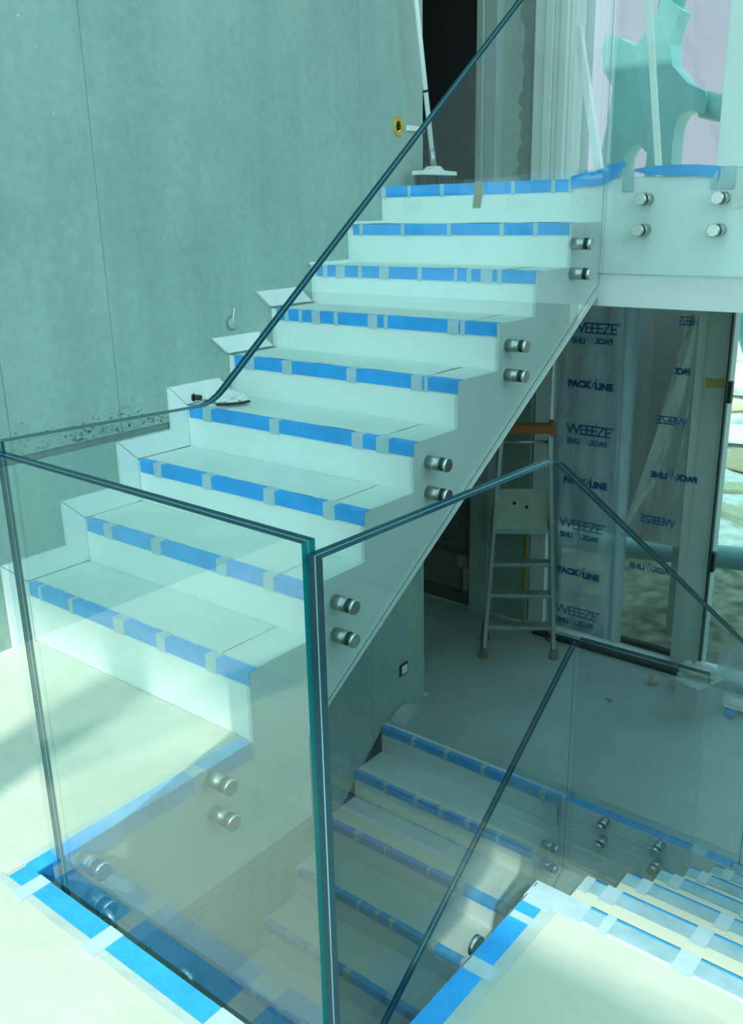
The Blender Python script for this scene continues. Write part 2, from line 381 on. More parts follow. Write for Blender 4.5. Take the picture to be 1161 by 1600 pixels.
# ceiling and the wall behind and beside the camera
bm = B(); box(bm, -2.2, 4.8, 1.4, 3.9, 4.3, 4.5); box(bm, 2.7, 4.8, -3.6, 1.4, 4.3, 4.5)  # right-hand piece added to cut the light from above right
struct('ceiling', bm, WHITE)
bm = B(); box(bm, 4.6, 4.8, -3.6, 4.2, -3.2, 1.6); box(bm, 4.6, 4.8, 3.7, 4.2, 1.6, 4.3); 
struct('wall_right', bm, PLASTER)
bm = B(); box(bm, -0.25, 4.8, -3.6, -3.4, -3.2, -0.44); box(bm, 1.18, 1.38, -3.6, -3.4, -0.44, 4.3); box(bm, 2.75, 4.8, -3.6, -3.4, -0.44, 2.95)  # solid right part added to keep sun off the near floor
struct('wall_front', bm, WHITE)
# unseen tall screen, added out in front to keep the sun off the stairs
bm = B(); box(bm, -1.0, 8.2, -9.1, -9.0, 8.55, 14.3); box(bm, -0.6, -0.4, -9.2, -9.1, -0.2, 14.3); box(bm, 7.6, 7.8, -9.2, -9.1, -0.2, 14.3)
struct('wall_outside', bm, WHITE)

# ------------------------------------------------------------------ staircases
def nosing_tape(x0, x1, y, z, m, parent, name='blue_tape', top=0.032, drop=0.047, off=0.0):
    bm = B(); t = 0.0022
    poly = [(y - t - off, z - drop), (y - off - 0.0002, z - drop), (y - off - 0.0002, z + off + 0.0002), (y + top, z + off + 0.0002), (y + top, z + t + off), (y - t - off, z + t + off)]
    prism(bm, poly, 0, x0, x1); return obj(name, bm, m, parent)
def gaps(segs, x0, x1):
    out = []; e = x0
    for a, b in segs:
        if a - e > 0.006: out.append((e, a))
        e = b
    if x1 - e > 0.02: out.append((e, x1))
    return out
def ascending_stair(st, zs, zb, y0, t, x0, x1, segs, last_is_landing, soffit_drop, ybase):
    """zs: tread heights bottom-up, nosing k at y0+k*t; zb: height of the floor below the first riser"""
    n = len(zs)
    prof = []; prevz = zb
    for k, z in enumerate(zs):
        y = y0 + k * t
        prof += [(y, prevz), (y, z)]; prevz = z
    yend = y0 + (n if not last_is_landing else n - 1) * t
    prof.append((yend, prevz))
    sl = (zs[-1] - zs[0]) / ((n - 1) * t)
    zend = zs[-1] - soffit_drop + (yend - (y0 + (n - 1) * t)) * sl
    inner = [(y + 0.018, z - 0.022) for y, z in prof]
    low = [(yend, zend), (ybase, zend - (yend - ybase) * sl)]
    inner[-1] = (yend, prevz - 0.022); inner[0] = (inner[0][0], prof[0][1])
    bm = B(); prism(bm, inner + low, 0, x0 + 0.002, x1 - 0.014); obj('stair_body', bm, WHITE, st)
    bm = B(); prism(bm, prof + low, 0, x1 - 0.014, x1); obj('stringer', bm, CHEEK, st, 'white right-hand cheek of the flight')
    prevz = zb
    for k, z in enumerate(zs):
        y = y0 + k * t
        if not (last_is_landing and k == n - 1):
            bm = B(); box(bm, x0, x1 - 0.013, y, y + t + 0.016, z - 0.022, z - 0.0002, bev=0.0015)
            tr = obj('tread', bm, TREAD, st)
            bm = B()
            def fn(u, v, y=y, z=z, k=k):
                x = x0 + 0.004 + (x1 - 0.16 - x0) * u; yy = y + 0.028 + (t - 0.030) * v
                return (x, yy, z + 0.001 + abs(wob(x, yy, k * 3.1, 5)) * 0.006 * min(1, 5 * (1 - v) + .2) )
            sheet(bm, fn, 26, 6); obj('protective_sheet', bm, TREAD, tr)
        else: tr = None
        bm = B(); zlo = prevz; zhi = z - 0.0225
        def fr(u, v, y=y, zlo=zlo, zhi=zhi, k=k):
            x = x0 + (x1 - 0.014 - x0) * u; zz = zlo + (zhi - zlo) * v
            return (x, y - 0.0004 + 0.002 + wob(x, zz * 2.5, k * 2.3, 3.5) * 0.004 * math.sin(math.pi * v), zz)
        if zhi - zlo > 0.02:
            sheet(bm, fr, 22, 4); ri = obj('riser', bm, RISER, st)
        own = tr or ri
        sg = segs[k]
        for a, b in sg: nosing_tape(max(a, x0 + 0.004), min(b, x1 + 0.004), y, z, BLUE, own)
        for a, b in gaps(sg, x0 + 0.03, x1):
            nosing_tape(a, b, y, z, CLEAR, own, 'pale_tape', 0.036, 0.052, 0.0006)
        prevz = z

segsU = [
 [(0.03, .091), (.108, .28), (.304, .54), (.596, .767), (.811, 1.004), (1.053, 1.205)],
 [(.03, .137), (.189, .42), (.474, .768), (.819, .994), (1.041, 1.202)],
 [(.03, .116), (.163, .404), (.455, .732), (.787, 1.017), (1.069, 1.205)],
 [(.03, .116), (.167, .502), (.554, .92), (.971, 1.033), (1.09, 1.202)],
 [(.03, .095), (.15, .317), (.372, .67), (.719, .986), (1.036, 1.045), (1.062, 1.195)],
 [(.03, .079), (.103, .165), (.185, .242), (.291, .372), (.393, .559), (.61, .644), (.664, .961), (1.012, 1.021), (1.042, 1.185)],
 [(.03, .073), (.101, .152), (.206, .285), (.308, .407), (.46, .617), (.64, .805), (.821, .868), (.89, .936), (.991, 1.015), (1.036, 1.19)],
 [(.03, .072), (.092, .322), (.341, .58), (.601, .853), (.875, 1.017), (1.039, 1.185)],
]
us = thing('staircase', 'white stepped flight rising along the concrete wall to the upper landing', 'staircase', (0.6, 0.0, FZ))
ascending_stair(us, [R * k for k in range(1, 9)], FZ, 0.0, T, 0.0, W, segsU, False, 0.49, 0.0)
# skirting pieces against the wall
def skirt(poly, x0=0.0, x1=0.018, m=WHITE):
    bm = B(); prism(bm, poly, 0, x0 + 0.0008, x1); return obj('skirting_tile', bm, m, us)
for k in range(0, 6):
    z = k * R if k else FZ; y = (k - 1) * T if k else -0.42
    if k == 0: continue
    yn = y + T
    if k <= 4:
        zl = z - R if k > 1 else FZ
        skirt([(y - 0.087, zl + 0.088 if k > 1 else FZ), (y - 0.001, zl + 0.003), (y - 0.001, z + 0.004), (y - 0.087, z + 0.088)])
        skirt([(y + 0.001, z + 0.006), (y - 0.085, z + 0.0895), (yn - 0.089, z + 0.0895), (yn - 0.003, z + 0.006)] if k < 4 else [(y + 0.001, z + 0.006), (y - 0.085, z + 0.0895), (yn - 0.085, z + 0.0895), (yn - 0.003, z + 0.012)])
    else:
        skirt([(y - 0.022, z + 0.014), (y - 0.107, z + 0.085), (yn - 0.11, z + 0.085), (yn - 0.022, z + 0.014)])
k = 6; skirt([((k - 1) * T - 0.022, k * R + 0.014), ((k - 1) * T - 0.107, k * R + 0.085), (k * T - 0.11, k * R + 0.085), (k * T - 0.022, k * R + 0.014)])
for k in (7, 8):
    bm = B(); box(bm, 0.002, 0.075, (k - 1) * T - 0.02, k * T - 0.01, k * R + 0.003, k * R + 0.016, bev=0.002); obj('skirting_tile', bm, WHITE, us, 'skirting piece lying flat')
for k in (5, 6, 7, 8):   # thin unfinished riser edge strips along the wall
    bm = B(); box(bm, 0.001, 0.02, (k - 1) * T - 0.006, (k - 1) * T - 0.0005, (k - 1) * R + 0.01, k * R + 0.002); obj('riser_edge_strip', bm, WHITE, us)

lt, lr = 0.260, 0.1696
segsL = {0: [(.0, .221), (.244, .451), (.477, .694), (.723, 1.059), (1.096, 1.194)], 1: [(.002, .214), (.242, .43), (.456, .593), (.622, .766), (.794, .96), (.975, 1.17)],
 2: [(.034, .208), (.245, .419), (.436, .706), (.718, .893), (.932, 1.134)], 3: [(.026, .135), (.277, .441), (.458, .561), (.581, .652), (.677, .891), (.937, 1.087)],
 4: [(.01, .16), (.19, .33), (.36, .56), (.60, .83), (.87, 1.15)], 5: [(.0, .162), (.194, .339), (.374, .483), (.52, .70), (.74, .93), (.97, 1.16)],
 6: [(.02, .2), (.24, .45), (.5, .7), (.75, .95), (1.0, 1.16)], 7: [(.02, .25), (.3, .5), (.55, .8), (.85, 1.15)]}
ls = thing('staircase', 'shaded white flight descending into the stairwell below the wall switch', 'staircase', (0.6, 0.2, -3.1))
NL = 9
zl = [LZ - lr * (NL - 1 - i) for i in range(NL)]
ascending_stair(ls, zl, zl[0] - lr, YL - 0.008 - lt * (NL - 1), lt, 0.0, W - 0.012, [segsL.get(NL - 1 - i, segsL[7]) for i in range(NL)], True, 0.40, YL - 0.008 - lt * (NL - 1))
# tape along the lower floor edge over the fascia, right of the flight
for a, b in ((1.235, 1.86), (1.93, 2.16)):
    nosing_tape(a, b, YL, LZ, BLUE, fl2, top=0.05, drop=0.055)
nosing_tape(1.86, 1.93, YL, LZ, CLEAR, fl2, 'pale_tape', 0.055, 0.06, 0.0006)
nosing_tape(1.196, 1.235, YL, LZ, BLUE, fl2, top=0.10, drop=0.045)
obj('fascia_board', bx(W, 2.172, YL - 0.006, YL - 0.0004, -1.87, LZ - 0.001), RISER, fl2)

# right flight, descending away from the camera
rs = thing('staircase', 'bright white flight at lower right going down from the near floor', 'staircase', (2.9, 1.0, LZ))
rt = 0.288; ry0 = -0.022
prof = []
for k in range(0, 8):
    y = ry0 + rt * k; z = FZ - R * k
    prof += [(y, z)] if k == 0 else [(y, z)]
    prof += [(y, z - R)]
body = [(0.0, FZ - R - 0.02)]
poly = []
for k in range(0, 8):
    y = ry0 + rt * k; z = FZ - R * k
    poly += [(y - 0.012, z - 0.022), (y - 0.012, z - R - 0.022)]
poly += [(YL - 0.05, LZ - 0.022), (YL - 0.05, LZ - 0.40), (0.1, FZ - 0.50)]
bm = B(); prism(bm, poly, 0, 2.174, 4.5); obj('stair_body', bm, WHITE, rs)
segR = {0: [(2.318, 2.359), (2.381, 2.528), (2.572, 2.95), (3.0, 3.5)], 1: [(2.20, 2.235), (2.277, 2.474), (2.514, 2.9), (2.95, 3.5)], 2: [(2.18, 2.22), (2.253, 2.447), (2.485, 2.9), (2.95, 3.5)]}
for k in range(0, 8):
    y = ry0 + rt * k; z = FZ - R * k
    if k > 0:
        bm = B(); box(bm, 2.172, 4.5, y - rt - 0.004, y, z - 0.022, z, bev=0.0015); tr = obj('tread', bm, CREAM, rs)
        own = tr
    else:
        bm = B(); box(bm, 2.182, 4.5, -0.025, y + 0.002, z - 0.03, z + 0.0005); own = obj('top_nosing', bm, CREAM, rs)
    bm = B(); box(bm, 2.172, 4.5, y - 0.010, y - 0.001, z - R, z - 0.023); obj('riser', bm, RISER, rs)
    for a, b in segR.get(k, [(2.178, 2.215), (2.25, 2.44), (2.48, 2.9), (2.95, 3.5)]):
        bm = B(); box(bm, a, b, y - 0.006, y + 0.003, z + 0.0004, z + 0.003); box(bm, a, b, y + 0.0008, y + 0.003, z - 0.045, z + 0.003); obj('blue_tape', bm, BLUE, own)
        bm = B(); box(bm, a - 0.004, b + 0.004, y - 0.050, y - 0.006, z + 0.0004, z + 0.0032); obj('blue_tape', bm, BLUEP, own, 'pale blue tape seen through paper')
    for a, b in gaps(segR.get(k, [(2.178, 2.215), (2.25, 2.44), (2.48, 2.9), (2.95, 3.5)]), 2.176, 3.5):
        bm = B(); box(bm, a, b, y - 0.060, y + 0.0034, z + 0.0004, z + 0.0038); obj('pale_tape', bm, CLEAR, own)

# ------------------------------------------------------------------ upper landing tape
segs9 = [(.03, .164), (.183, .358), (.38, .557), (.602, .748), (.768, .951), (.97, 1.035)]
yT = YU - 0.010
for a, b in segs9: nosing_tape(a, b, yT, UZ, BLUE, fl3, drop=0.05)
for a, b in gaps(segs9, 0.01, 1.06): nosing_tape(a, b, yT, UZ, CLEAR, fl3, 'pale_tape', 0.036, 0.056, 0.0006)
bm = B()
sheet(bm, lambda u, v: (0.556 + 0.042 * u - 0.02 * max(0, v - .4), yT - 0.004 - 0.004 * math.sin(3 * v), UZ + 0.006 - 0.115 * v), 2, 8)
obj('brown_tape', bm, BROWN, fl3, 'brown tape strip hanging over the landing edge')
def loose_tape(pts, wdt, m, label):
    """lifted ribbon: pts are (x, z_top, dy) along the landing edge"""
    bm = B(); n = len(pts)
    g = [[bm.verts.new((x, yT - 0.004 - dy, z)), bm.verts.new((x + 0.004, yT - 0.006 - dy * 0.8, z - w))] for (x, z, dy), w in zip(pts, wdt)]
    for i in range(n - 1):
        f = bm.faces.new((g[i][0], g[i + 1][0], g[i + 1][1], g[i][1])); f.smooth = True
    for f in bm.faces: f.smooth = False
    bmesh.ops.recalc_face_normals(bm, faces=bm.faces)
    obj('blue_tape', bm, m, fl3, label)
loose_tape([(1.045, 1.588, 0), (1.10, 1.598, 0.004), (1.16, 1.605, 0.01), (1.22, 1.622, 0.025), (1.27, 1.634, 0.03), (1.305, 1.634, 0.03)], [.050, .055, .060, .066, .05, .010], BLUE, 'loose blue tape end curling up')
loose_tape([(1.33, 1.606, 0.0), (1.40, 1.614, 0.012), (1.50, 1.617, 0.016), (1.60, 1.613, 0.012), (1.67, 1.606, 0.004), (1.72, 1.598, 0)], [.010, .034, .042, .042, .044, .045], BLUE, 'blue tape arched off the landing edge')
nosing_tape(1.75, 1.95, yT, UZ + 0.02, BLUE, fl3, drop=0.05); nosing_tape(2.0, 2.5, yT, UZ, BLUE, fl3, drop=0.05)
for a, b in ((1.285, 1.335), (1.655, 1.68), (1.69, 1.75)):
    bm = B(); sheet(bm, lambda u, v: (a + (b - a) * u, yT - 0.006 - 0.004 * math.sin(math.pi * v), UZ + 0.028 - 0.085 * v), 2, 5); obj('pale_tape', bm, CLEAR, fl3)
bm = B(); sheet(bm, lambda u, v: (1.735 + 0.30 * u, yT - 0.003 - 0.003 * math.sin(6 * u), UZ + 0.02 - (0.135 + 0.015 * math.cos(5 * u)) * v), 8, 4); obj('paper_flap', bm, SHEET, fl3, 'loose white paper over the fascia')

# ------------------------------------------------------------------ glass balustrades
def arc_poly(pts, idx, rad, n=5):
    """round the corner idx of the polygon pts"""
    p = [Vector(q) for q in pts]; a, b, c = p[idx - 1], p[idx], p[(idx + 1) % len(p)]
    d1 = (a - b).normalized(); d2 = (c - b).normalized()
    s, e = b + d1 * rad, b + d2 * rad
    arc = [tuple(s * (1 - t) ** 2 + b * 2 * t * (1 - t) + e * t * t) for t in (i / n for i in range(n + 1))]
    return [tuple(q) for q in pts[:idx]] + arc + [tuple(q) for q in pts[idx + 1:]]
def pane(name_thing, poly, axis, a, b, rim=RIM, soft=(), glass=None, bright=(), lite=()):
    """solid laminated pane: clear faces, a rim of two plies and a thin interlayer between"""
    bm = B(); n = len(poly); w = b - a
    cuts = [a, a + 0.44 * w, a + 0.54 * w, b]
    def P(q, v):
        q = list(q); q.insert(axis, v); return q
    rings = [[bm.verts.new(P(q, v)) for q in poly] for v in cuts]
    bm.faces.new(rings[0]).material_index = 0; bm.faces.new(rings[-1][::-1]).material_index = 0
    for j in range(3):
        for i in range(n):
            bm.faces.new((rings[j][i], rings[j + 1][i], rings[j + 1][(i + 1) % n], rings[j][(i + 1) % n])).material_index = (3 if i in soft and i not in lite else 2) if j == 1 else (4 if i in bright else 0 if i in soft else 1)
    bmesh.ops.recalc_face_normals(bm, faces=bm.faces)
    return obj('pane', bm, [glass or GLASS, rim, RIML, RIM, RIMB], name_thing)
def cyl(r, x0, x1, seg=20, bev=0.0, inner=None):
    bm = B()
    prof = [(x0, r), (x1 - bev, r)] + ([(x1, r - bev)] if bev else [])
    rings = [[bm.verts.new((x, rr * math.cos(t), rr * math.sin(t))) for t in (2 * math.pi * k / seg for k in range(seg))] for x, rr in prof]
    for i in range(len(rings) - 1):
        for k in range(seg):
            f = bm.faces.new((rings[i][k], rings[i][(k + 1) % seg], rings[i + 1][(k + 1) % seg], rings[i + 1][k])); f.smooth = i == 0
    bm.faces.new(rings[0][::-1]); bm.faces.new(rings[-1])
    bmesh.ops.recalc_face_normals(bm, faces=bm.faces); return bm
def mk(bm, m, nm):
    me = bpy.data.meshes.new(nm); bm.to_mesh(me); bm.free(); me.materials.append(m); return me
ME_SLEEVE = mk(cyl(0.0245, 0.001, 0.057), STEELD, 'standoff')
ME_GASKET = mk(cyl(0.0235, 0.0572, 0.0768), RUBBER, 'gasket')
ME_CAP = mk(cyl(0.0250, 0.0769, 0.0895, 24, 0.002), STEEL, 'cap')
def standoff(parent, base, rz):
    """point fixing: base sits on the cheek, +x of the mesh turned by rz points out of it"""
    def child(nm, me, par, loc=None, r=None):
        o = bpy.data.objects.new(nm, me); put(o, par)
        if loc is not None: o.location = loc; o.rotation_euler = (0, 0, r)
        return o
    s = child('standoff', ME_SLEEVE, parent, Vector(base) - ORG[parent.name], rz)
    child('gasket', ME_GASKET, s); child('cap', ME_CAP, s)
GX0, GX1 = 1.235, 1.265
# 1 beside the upper flight
g1 = thing('glass_balustrade', 'tall glass pane rising along the open side of the upper flight', 'balustrade', (1.245, 0.4, -0.3))
poly = [(-0.698, -0.445), (0.243, -0.445), (0.247, -0.052), (2.085, 1.150), (2.085, 2.668), (-0.116, 1.004), (-0.698, 1.025)]
pane(g1, arc_poly(poly, 5, 0.05), 0, GX0, GX1, soft=(0, 1, 2, 3), lite=(3,))
for y, z in ((.392, .265), (.388, .150), (.912, .617), (.914, .505), (1.436, .965), (1.435, .851), (1.936, 1.319), (1.937, 1.200), (-.175, -.092), (-.172, -.212), (-.609, -.098), (-.606, -.219)):
    standoff(g1, (W, y, z), 0)
# 2 in front of the void
g2 = thing('glass_balustrade', 'upright glass pane across the near end of the stairwell, behind the taped floor edge', 'balustrade', (1.7, -0.712, -0.34))
pane(g2, [(1.262, -0.36), (2.132, -0.36), (2.132, 0.994), (1.262, 1.005)], 1, -0.729, -0.699, bright=(1,), glass=GLASS_F, soft=(0, 3))
for x, z in ((1.415, -0.115), (1.415, -0.235), (1.69, -0.125), (1.69, -0.245), (1.97, -0.125)):
    bm = B(); tube(bm, [(x, -0.6985, z), (x, -0.686, z)], 0.025, 20); cp = obj('standoff_cap', bm, STEELD, g2)
    bm = B(); tube(bm, [(x, -0.7345, z), (x, -0.7295, z)], 0.023, 16); obj('standoff_sleeve', bm, STEELD, g2)
# 3 right of the void, bending down along the right flight
g3 = thing('glass_balustrade', 'kinked glass pane with the dark edge peaking in front of the ladder', 'balustrade', (2.146, 0.4, -1.0))
poly = [(-0.724, -0.36), (0.0, -0.42), (1.85, -1.66), (1.85, -0.262), (0.02, 0.966), (-0.724, 0.978)]
pane(g3, arc_poly(poly, 4, 0.035), 0, 2.139, 2.169, glass=GLASS_S, soft=(0, 1, 2))
for y, z in ((-0.215, -0.135), (-0.215, -0.255), (0.45, -0.50), (0.45, -0.62), (1.15, -0.93), (1.15, -1.05)):
    x1 = 2.1815 if y < 0 else 2.1715
    bm = B(); tube(bm, [(2.1255, y, z), (2.1385, y, z)], 0.025, 20); obj('standoff_cap', bm, STEEL, g3)
    bm = B(); tube(bm, [(2.1695, y, z), (x1, y, z)], 0.022, 16); obj('standoff_sleeve', bm, STEELD, g3)
# 4 beside the lower flight
g4 = thing('glass_balustrade', 'sloping glass pane running down the right side of the shaded lower flight', 'balustrade', (1.245, 1.0, -2.5))
pane(g4, [(0.0, -3.05), (2.04, -1.80), (2.04, -0.507), (0.0, -1.948)], 0, GX0, GX1, soft=(0, 1))
for y, z in ((1.93, -1.62), (1.925, -1.735), (1.40, -1.93), (1.40, -2.05), (.85, -2.29), (.85, -2.41)):
    standoff(g4, (W - 0.012, y, z), 0)
# 5 along the lower floor edge
g5 = thing('glass_balustrade', 'shaded glass pane standing along the taped edge of the lower floor', 'balustrade', (1.55, 2.06, -1.8))
pane(g5, [(1.268, -1.775), (1.885, -1.79), (1.885, -0.488), (1.268, -0.494)], 1, 2.043, 2.073, soft=(0, 1, 3))
for x, z in ((1.436, -1.474), (1.432, -1.584), (1.722, -1.478), (1.719, -1.584)):
    standoff(g5, (x, YL - 0.006, z), -math.pi / 2)
# 6 along the upper landing
g6 = thing('glass_balustrade', 'glass pane guarding the upper landing, held by four steel discs at upper right', 'balustrade', (1.9, 2.14, 1.19))
pane(g6, [(1.24, 1.190), (3.4, 1.183), (3.4, 2.72), (1.24, 2.72)], 1, 2.120, 2.150, soft=(0, 1, 3), lite=(3,))
for x, z in ((1.40, 1.487), (1.397, 1.366), (1.712, 1.485), (1.708, 1.365), (2.3, 1.485), (2.3, 1.365)):
    standoff(g6, (x, YU - 0.010, z), -math.pi / 2)

# ------------------------------------------------------------------ back facade (two storeys)
FY = lambda x: 4.10 - 0.145 * x
# dark room left of the ladder, its lack of light put into the wall colour
bm = B(); box(bm, -2.2, -0.44, 3.95, 4.05, LZ, 4.3); box(bm, -2.4, -2.2, 2.3, 4.05, LZ, 4.3); box(bm, -2.2, -0.25, 2.25, 2.4, LZ, 4.3)
box(bm, 2.3, 4.8, 3.75, 3.95, LZ, 4.3)  # unseen right part added to darken what the panes reflect
wb = struct('wall_back', bm, BLOCK)
struct('wall_back', bx(-2.2, -0.46, 3.80, 3.94, UZ, 4.3), DARKHOLE)  # this wall and the next blackened in colour for the unlit upper room
struct('wall_back', bx(-2.19, -0.26, 2.41, 2.45, UZ, 4.3), DARKHOLE)
for zz in range(0, 6):
    for i in range(4):
        x0 = -1.40 + i * 0.24 + (0.12 if zz % 2 else 0); z0 = -0.92 + zz * 0.20
        if x0 + 0.23 > -0.44: continue
        obj('block', bx(x0, x0 + 0.23, 3.935, 3.951, z0, z0 + 0.19, bev=0.004), BLOCK, wb)
obj('plywood_panel', bx(-1.5, -0.66, 3.925, 3.949, LZ + 0.10, -1.06, bev=0.003), PLY, wb, 'brown plywood sheet low on the wall')
obj('timber_strip', bx(-0.62, -0.565, 3.92, 3.949, LZ + 0.10, -1.10, bev=0.003), WOOD, wb, 'pale upright timber strip')
obj('kick_board', bx(-1.6, -0.53, 3.90, 3.949, LZ + 0.002, LZ + 0.095), RUBBER, wb, 'dark board along the floor')
bm = B(); tube(bm, [(-1.4, 3.88, -0.985), (-0.60, 3.88, -1.02), (-0.50, 3.88, -1.025)], 0.024, 10)
solo('drain_pipe', bm, RUBBER, 'black pipe running along the dark wall left of the ladder', 'pipe')
bm = B(); box(bm, -0.66, -0.58, 3.90, 3.95, -1.16, -1.06, bev=0.004)
solo('junction_box', bm, mat('pinkish_plastic', (0.42, 0.36, 0.34, 1), 0.6), 'pinkish box under the black pipe by the door post', 'box')

def col(name, x0, x1, y0, y1, z0, z1, m, bev=0.003):
    return struct(name, bx(x0, x1, y0, y1, z0, z1, bev=bev), m)
for z0, z1 in ((LZ, 1.045), (UZ - 0.006, 4.3)):
    col('trim_1', -0.475, -0.425, 3.78, 4.0, z0, z1, FRAMEG); col('trim_1', -0.423, -0.335, 3.80, 4.0, z0, z1, FRAMEG)
    col('pillar', -0.333, -0.06, 3.90, 4.1, z0, z1, CONC if z0 < 0 else CONC_D)
# lower: pale pillar and a foam strip
col('trim_2', -0.052, 0.072, 3.93, 4.1, LZ, 1.045, FRAMEW)
solo('foam_strip', bx(-0.075, -0.055, 3.885, 3.90, LZ + 0.25, -0.62), YFOAM, 'yellow foam strip between concrete pier and white pillar, behind the ladder', 'foam strip')
solo('foam_pad', bx(0.060, 0.092, 3.86, 3.90, 0.43, 0.57, bev=0.004), YFOAM, 'yellow foam pad stuck at the top of the dark window seam', 'foam pad')
solo('foam_wedge', bx(-0.055, -0.02, 3.90, 3.93, 0.30, 0.42, bev=0.004), YFOAM, 'small yellow foam wedge beside the stair underside', 'foam pad')
# upper: plaster with a ragged edge and stacked white frames
bm = B()
edge = []; z = UZ
while z < 4.3:
    edge.append((-0.215 + random.uniform(-0.022, 0.022), z)); z += random.uniform(0.02, 0.05)
prism(bm, [(-0.333, UZ)] + edge + [(-0.215, 4.3), (-0.333, 4.3)], 1, 3.885, 3.8995)
struct('trim_3', bm, PLASTER)
for i, (a, b, y) in enumerate(((-0.105, -0.02, 3.86), (-0.018, 0.035, 3.83), (0.037, 0.085, 3.85), (0.087, 0.135, 3.82), (0.137, 0.175, 3.86))):
    col('trim_4', a, b, y, 4.1, UZ, 4.3, FRAMEW)
# windows
def window(name, x0, x1, z0, z1, glass, fr=0.04, thick=0.05, fm=FRAMEG):
    w = bpy.data.objects.new(name, None); w['kind'] = 'structure'; put(w); ORG[w.name] = Vector()
    y = FY((x0 + x1) / 2)
    for a, b, c, d in ((x0, x0 + fr, z0, z1), (x1 - fr, x1, z0, z1), (x0 + fr, x1 - fr, z0, z0 + fr), (x0 + fr, x1 - fr, z1 - fr, z1)):
        obj('frame', bx(a, b, y - thick / 2, y + thick / 2, c, d, bev=0.003), fm, w)
    obj('pane', bx(x0 + fr, x1 - fr, y - 0.006, y + 0.006, z0 + fr, z1 - fr), glass, w)
    return w
w1 = window('window_1', 0.074, 1.085, LZ, 1.045, PANEG, 0.035, fm=RUBBER)
w2 = window('window_2', 0.177, 1.09, UZ, 4.3, PANET, 0.03, fm=FRAMEG)
w3 = window('window_3', 1.254, 2.3, LZ, 1.045, PANE, 0.010, 0.02, fm=RUBBER)
w4 = window('window_4', 1.345, 2.3, UZ, 4.3, PANET, 0.03)
# lower post: lit face white, shaded face greyed in its colour, with dark gasket
pz = bpy.data.objects.new('trim_5', None); pz['kind'] = 'structure'; put(pz); ORG[pz.name] = Vector()
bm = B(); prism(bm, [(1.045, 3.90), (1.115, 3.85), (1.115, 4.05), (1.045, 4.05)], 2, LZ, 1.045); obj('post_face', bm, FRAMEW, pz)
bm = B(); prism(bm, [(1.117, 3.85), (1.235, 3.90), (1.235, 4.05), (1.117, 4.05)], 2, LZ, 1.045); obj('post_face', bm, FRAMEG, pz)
obj('gasket', bx(1.236, 1.246, 3.90, 3.93, LZ, 1.045), RUBBER, pz)
for z in (0.33, -0.75): obj('hinge', bx(1.248, 1.275, 3.885, 3.93, z, z + 0.13, bev=0.004), RUBBER, pz, 'black hinge')
bm = B(); prism(bm, [(1.130, 3.8535), (1.228, 3.895), (1.228, 3.892), (1.130, 3.8505)], 2, 0.42, 0.475); obj('brown_tape', bm, mat('ochre_tape', (0.42, 0.30, 0.05, 1), 0.5), pz, 'ochre tape on the post')
# upper post, bright
col('trim_6', 1.095, 1.34, 3.80, 4.05, UZ, 4.3, RISER)
solo('timber_batten', (lambda b: (obox(b, (0.415, 3.6, 2.0), Vector((0.020, 0, 0.004)), (0, 0.02, 0), Vector((0.098, 0.0, -0.425))), b)[1])(B()), FRAMEW, 'white batten leaning behind the upper landing glass', 'batten')
solo('timber_batten', (lambda b: (obox(b, (0.70, 3.72, 2.35), Vector((0.016, 0, 0.004)), (0, 0.012, 0), Vector((0.09, 0.05, -0.77))), b)[1])(B()), FRAMEW, 'thin white batten slanting across the tinted upper window', 'batten')
struct('trim_7', bx(0.09, 2.3, 3.74, 3.80, LZ, LZ + 0.03, bev=0.004), RUBBER)

# films over the lower glazing
f1 = thing('protective_film', 'printed plastic film taped over the window bay beside the ladder', 'plastic film', (0.35, 3.93, LZ))
def fold(u, v): return 0.012 * math.sin(u * 17 + v * 5 + 2 * wob(u * 2, v * 2, 0, 1)) + 0.02 * wob(u * 3, v * 4, 3, 1.5)
bm = B(); sheet(bm, lambda u, v: (0.095 + (0.585 - 0.03 * math.sin(v * 2)) * u, 3.93 + fold(u, v), LZ + 0.03 + 2.46 * v), 40, 60); obj('film_sheet', bm, FILM, f1)
bm = B(); sheet(bm, lambda u, v: (0.56 + 0.12 * u, 3.915 + 0.014 * math.sin(u * 9 + v * 3), LZ + 0.03 + 2.46 * v), 14, 40); obj('folded_edge', bm, FILM, f1)
for q in ([(0.50, .85), (.36, .30), (.30, -.10)], [(.53, .40), (.40, -.25), (.34, -.7)], [(.12, 0.05), (.28, .22), (.33, .6)], [(.47, -.1), (.36, -.6)], [(.30, .1), (.2, -.5)], [(.10, -1.2), (.35, -1.32), (.62, -1.42)]):
    bm = B(); tube(bm, [(x, 3.897, z) for x, z in q], 0.0028, 5); obj('crease', bm, FILMW, f1)
f2 = thing('protective_film', 'loose twisted plastic film with mirrored print hanging beside the window post', 'plastic film', (0.9, 3.87, LZ))
def f2pt(u, v):
    z = 0.84 - 1.47 * v
    xl = 0.985 - 0.14 * v / 0.52 if v < 0.52 else 0.845 - 0.19 * (v - 0.52) / 0.48
    xr = 1.05
    return (xl + (xr - xl) * u, 3.868 + 0.012 * math.sin(u * 8 + v * 7), z)
bm = B(); sheet(bm, f2pt, 14, 40); obj('film_sheet', bm, FILMC, f2)
bm = B()
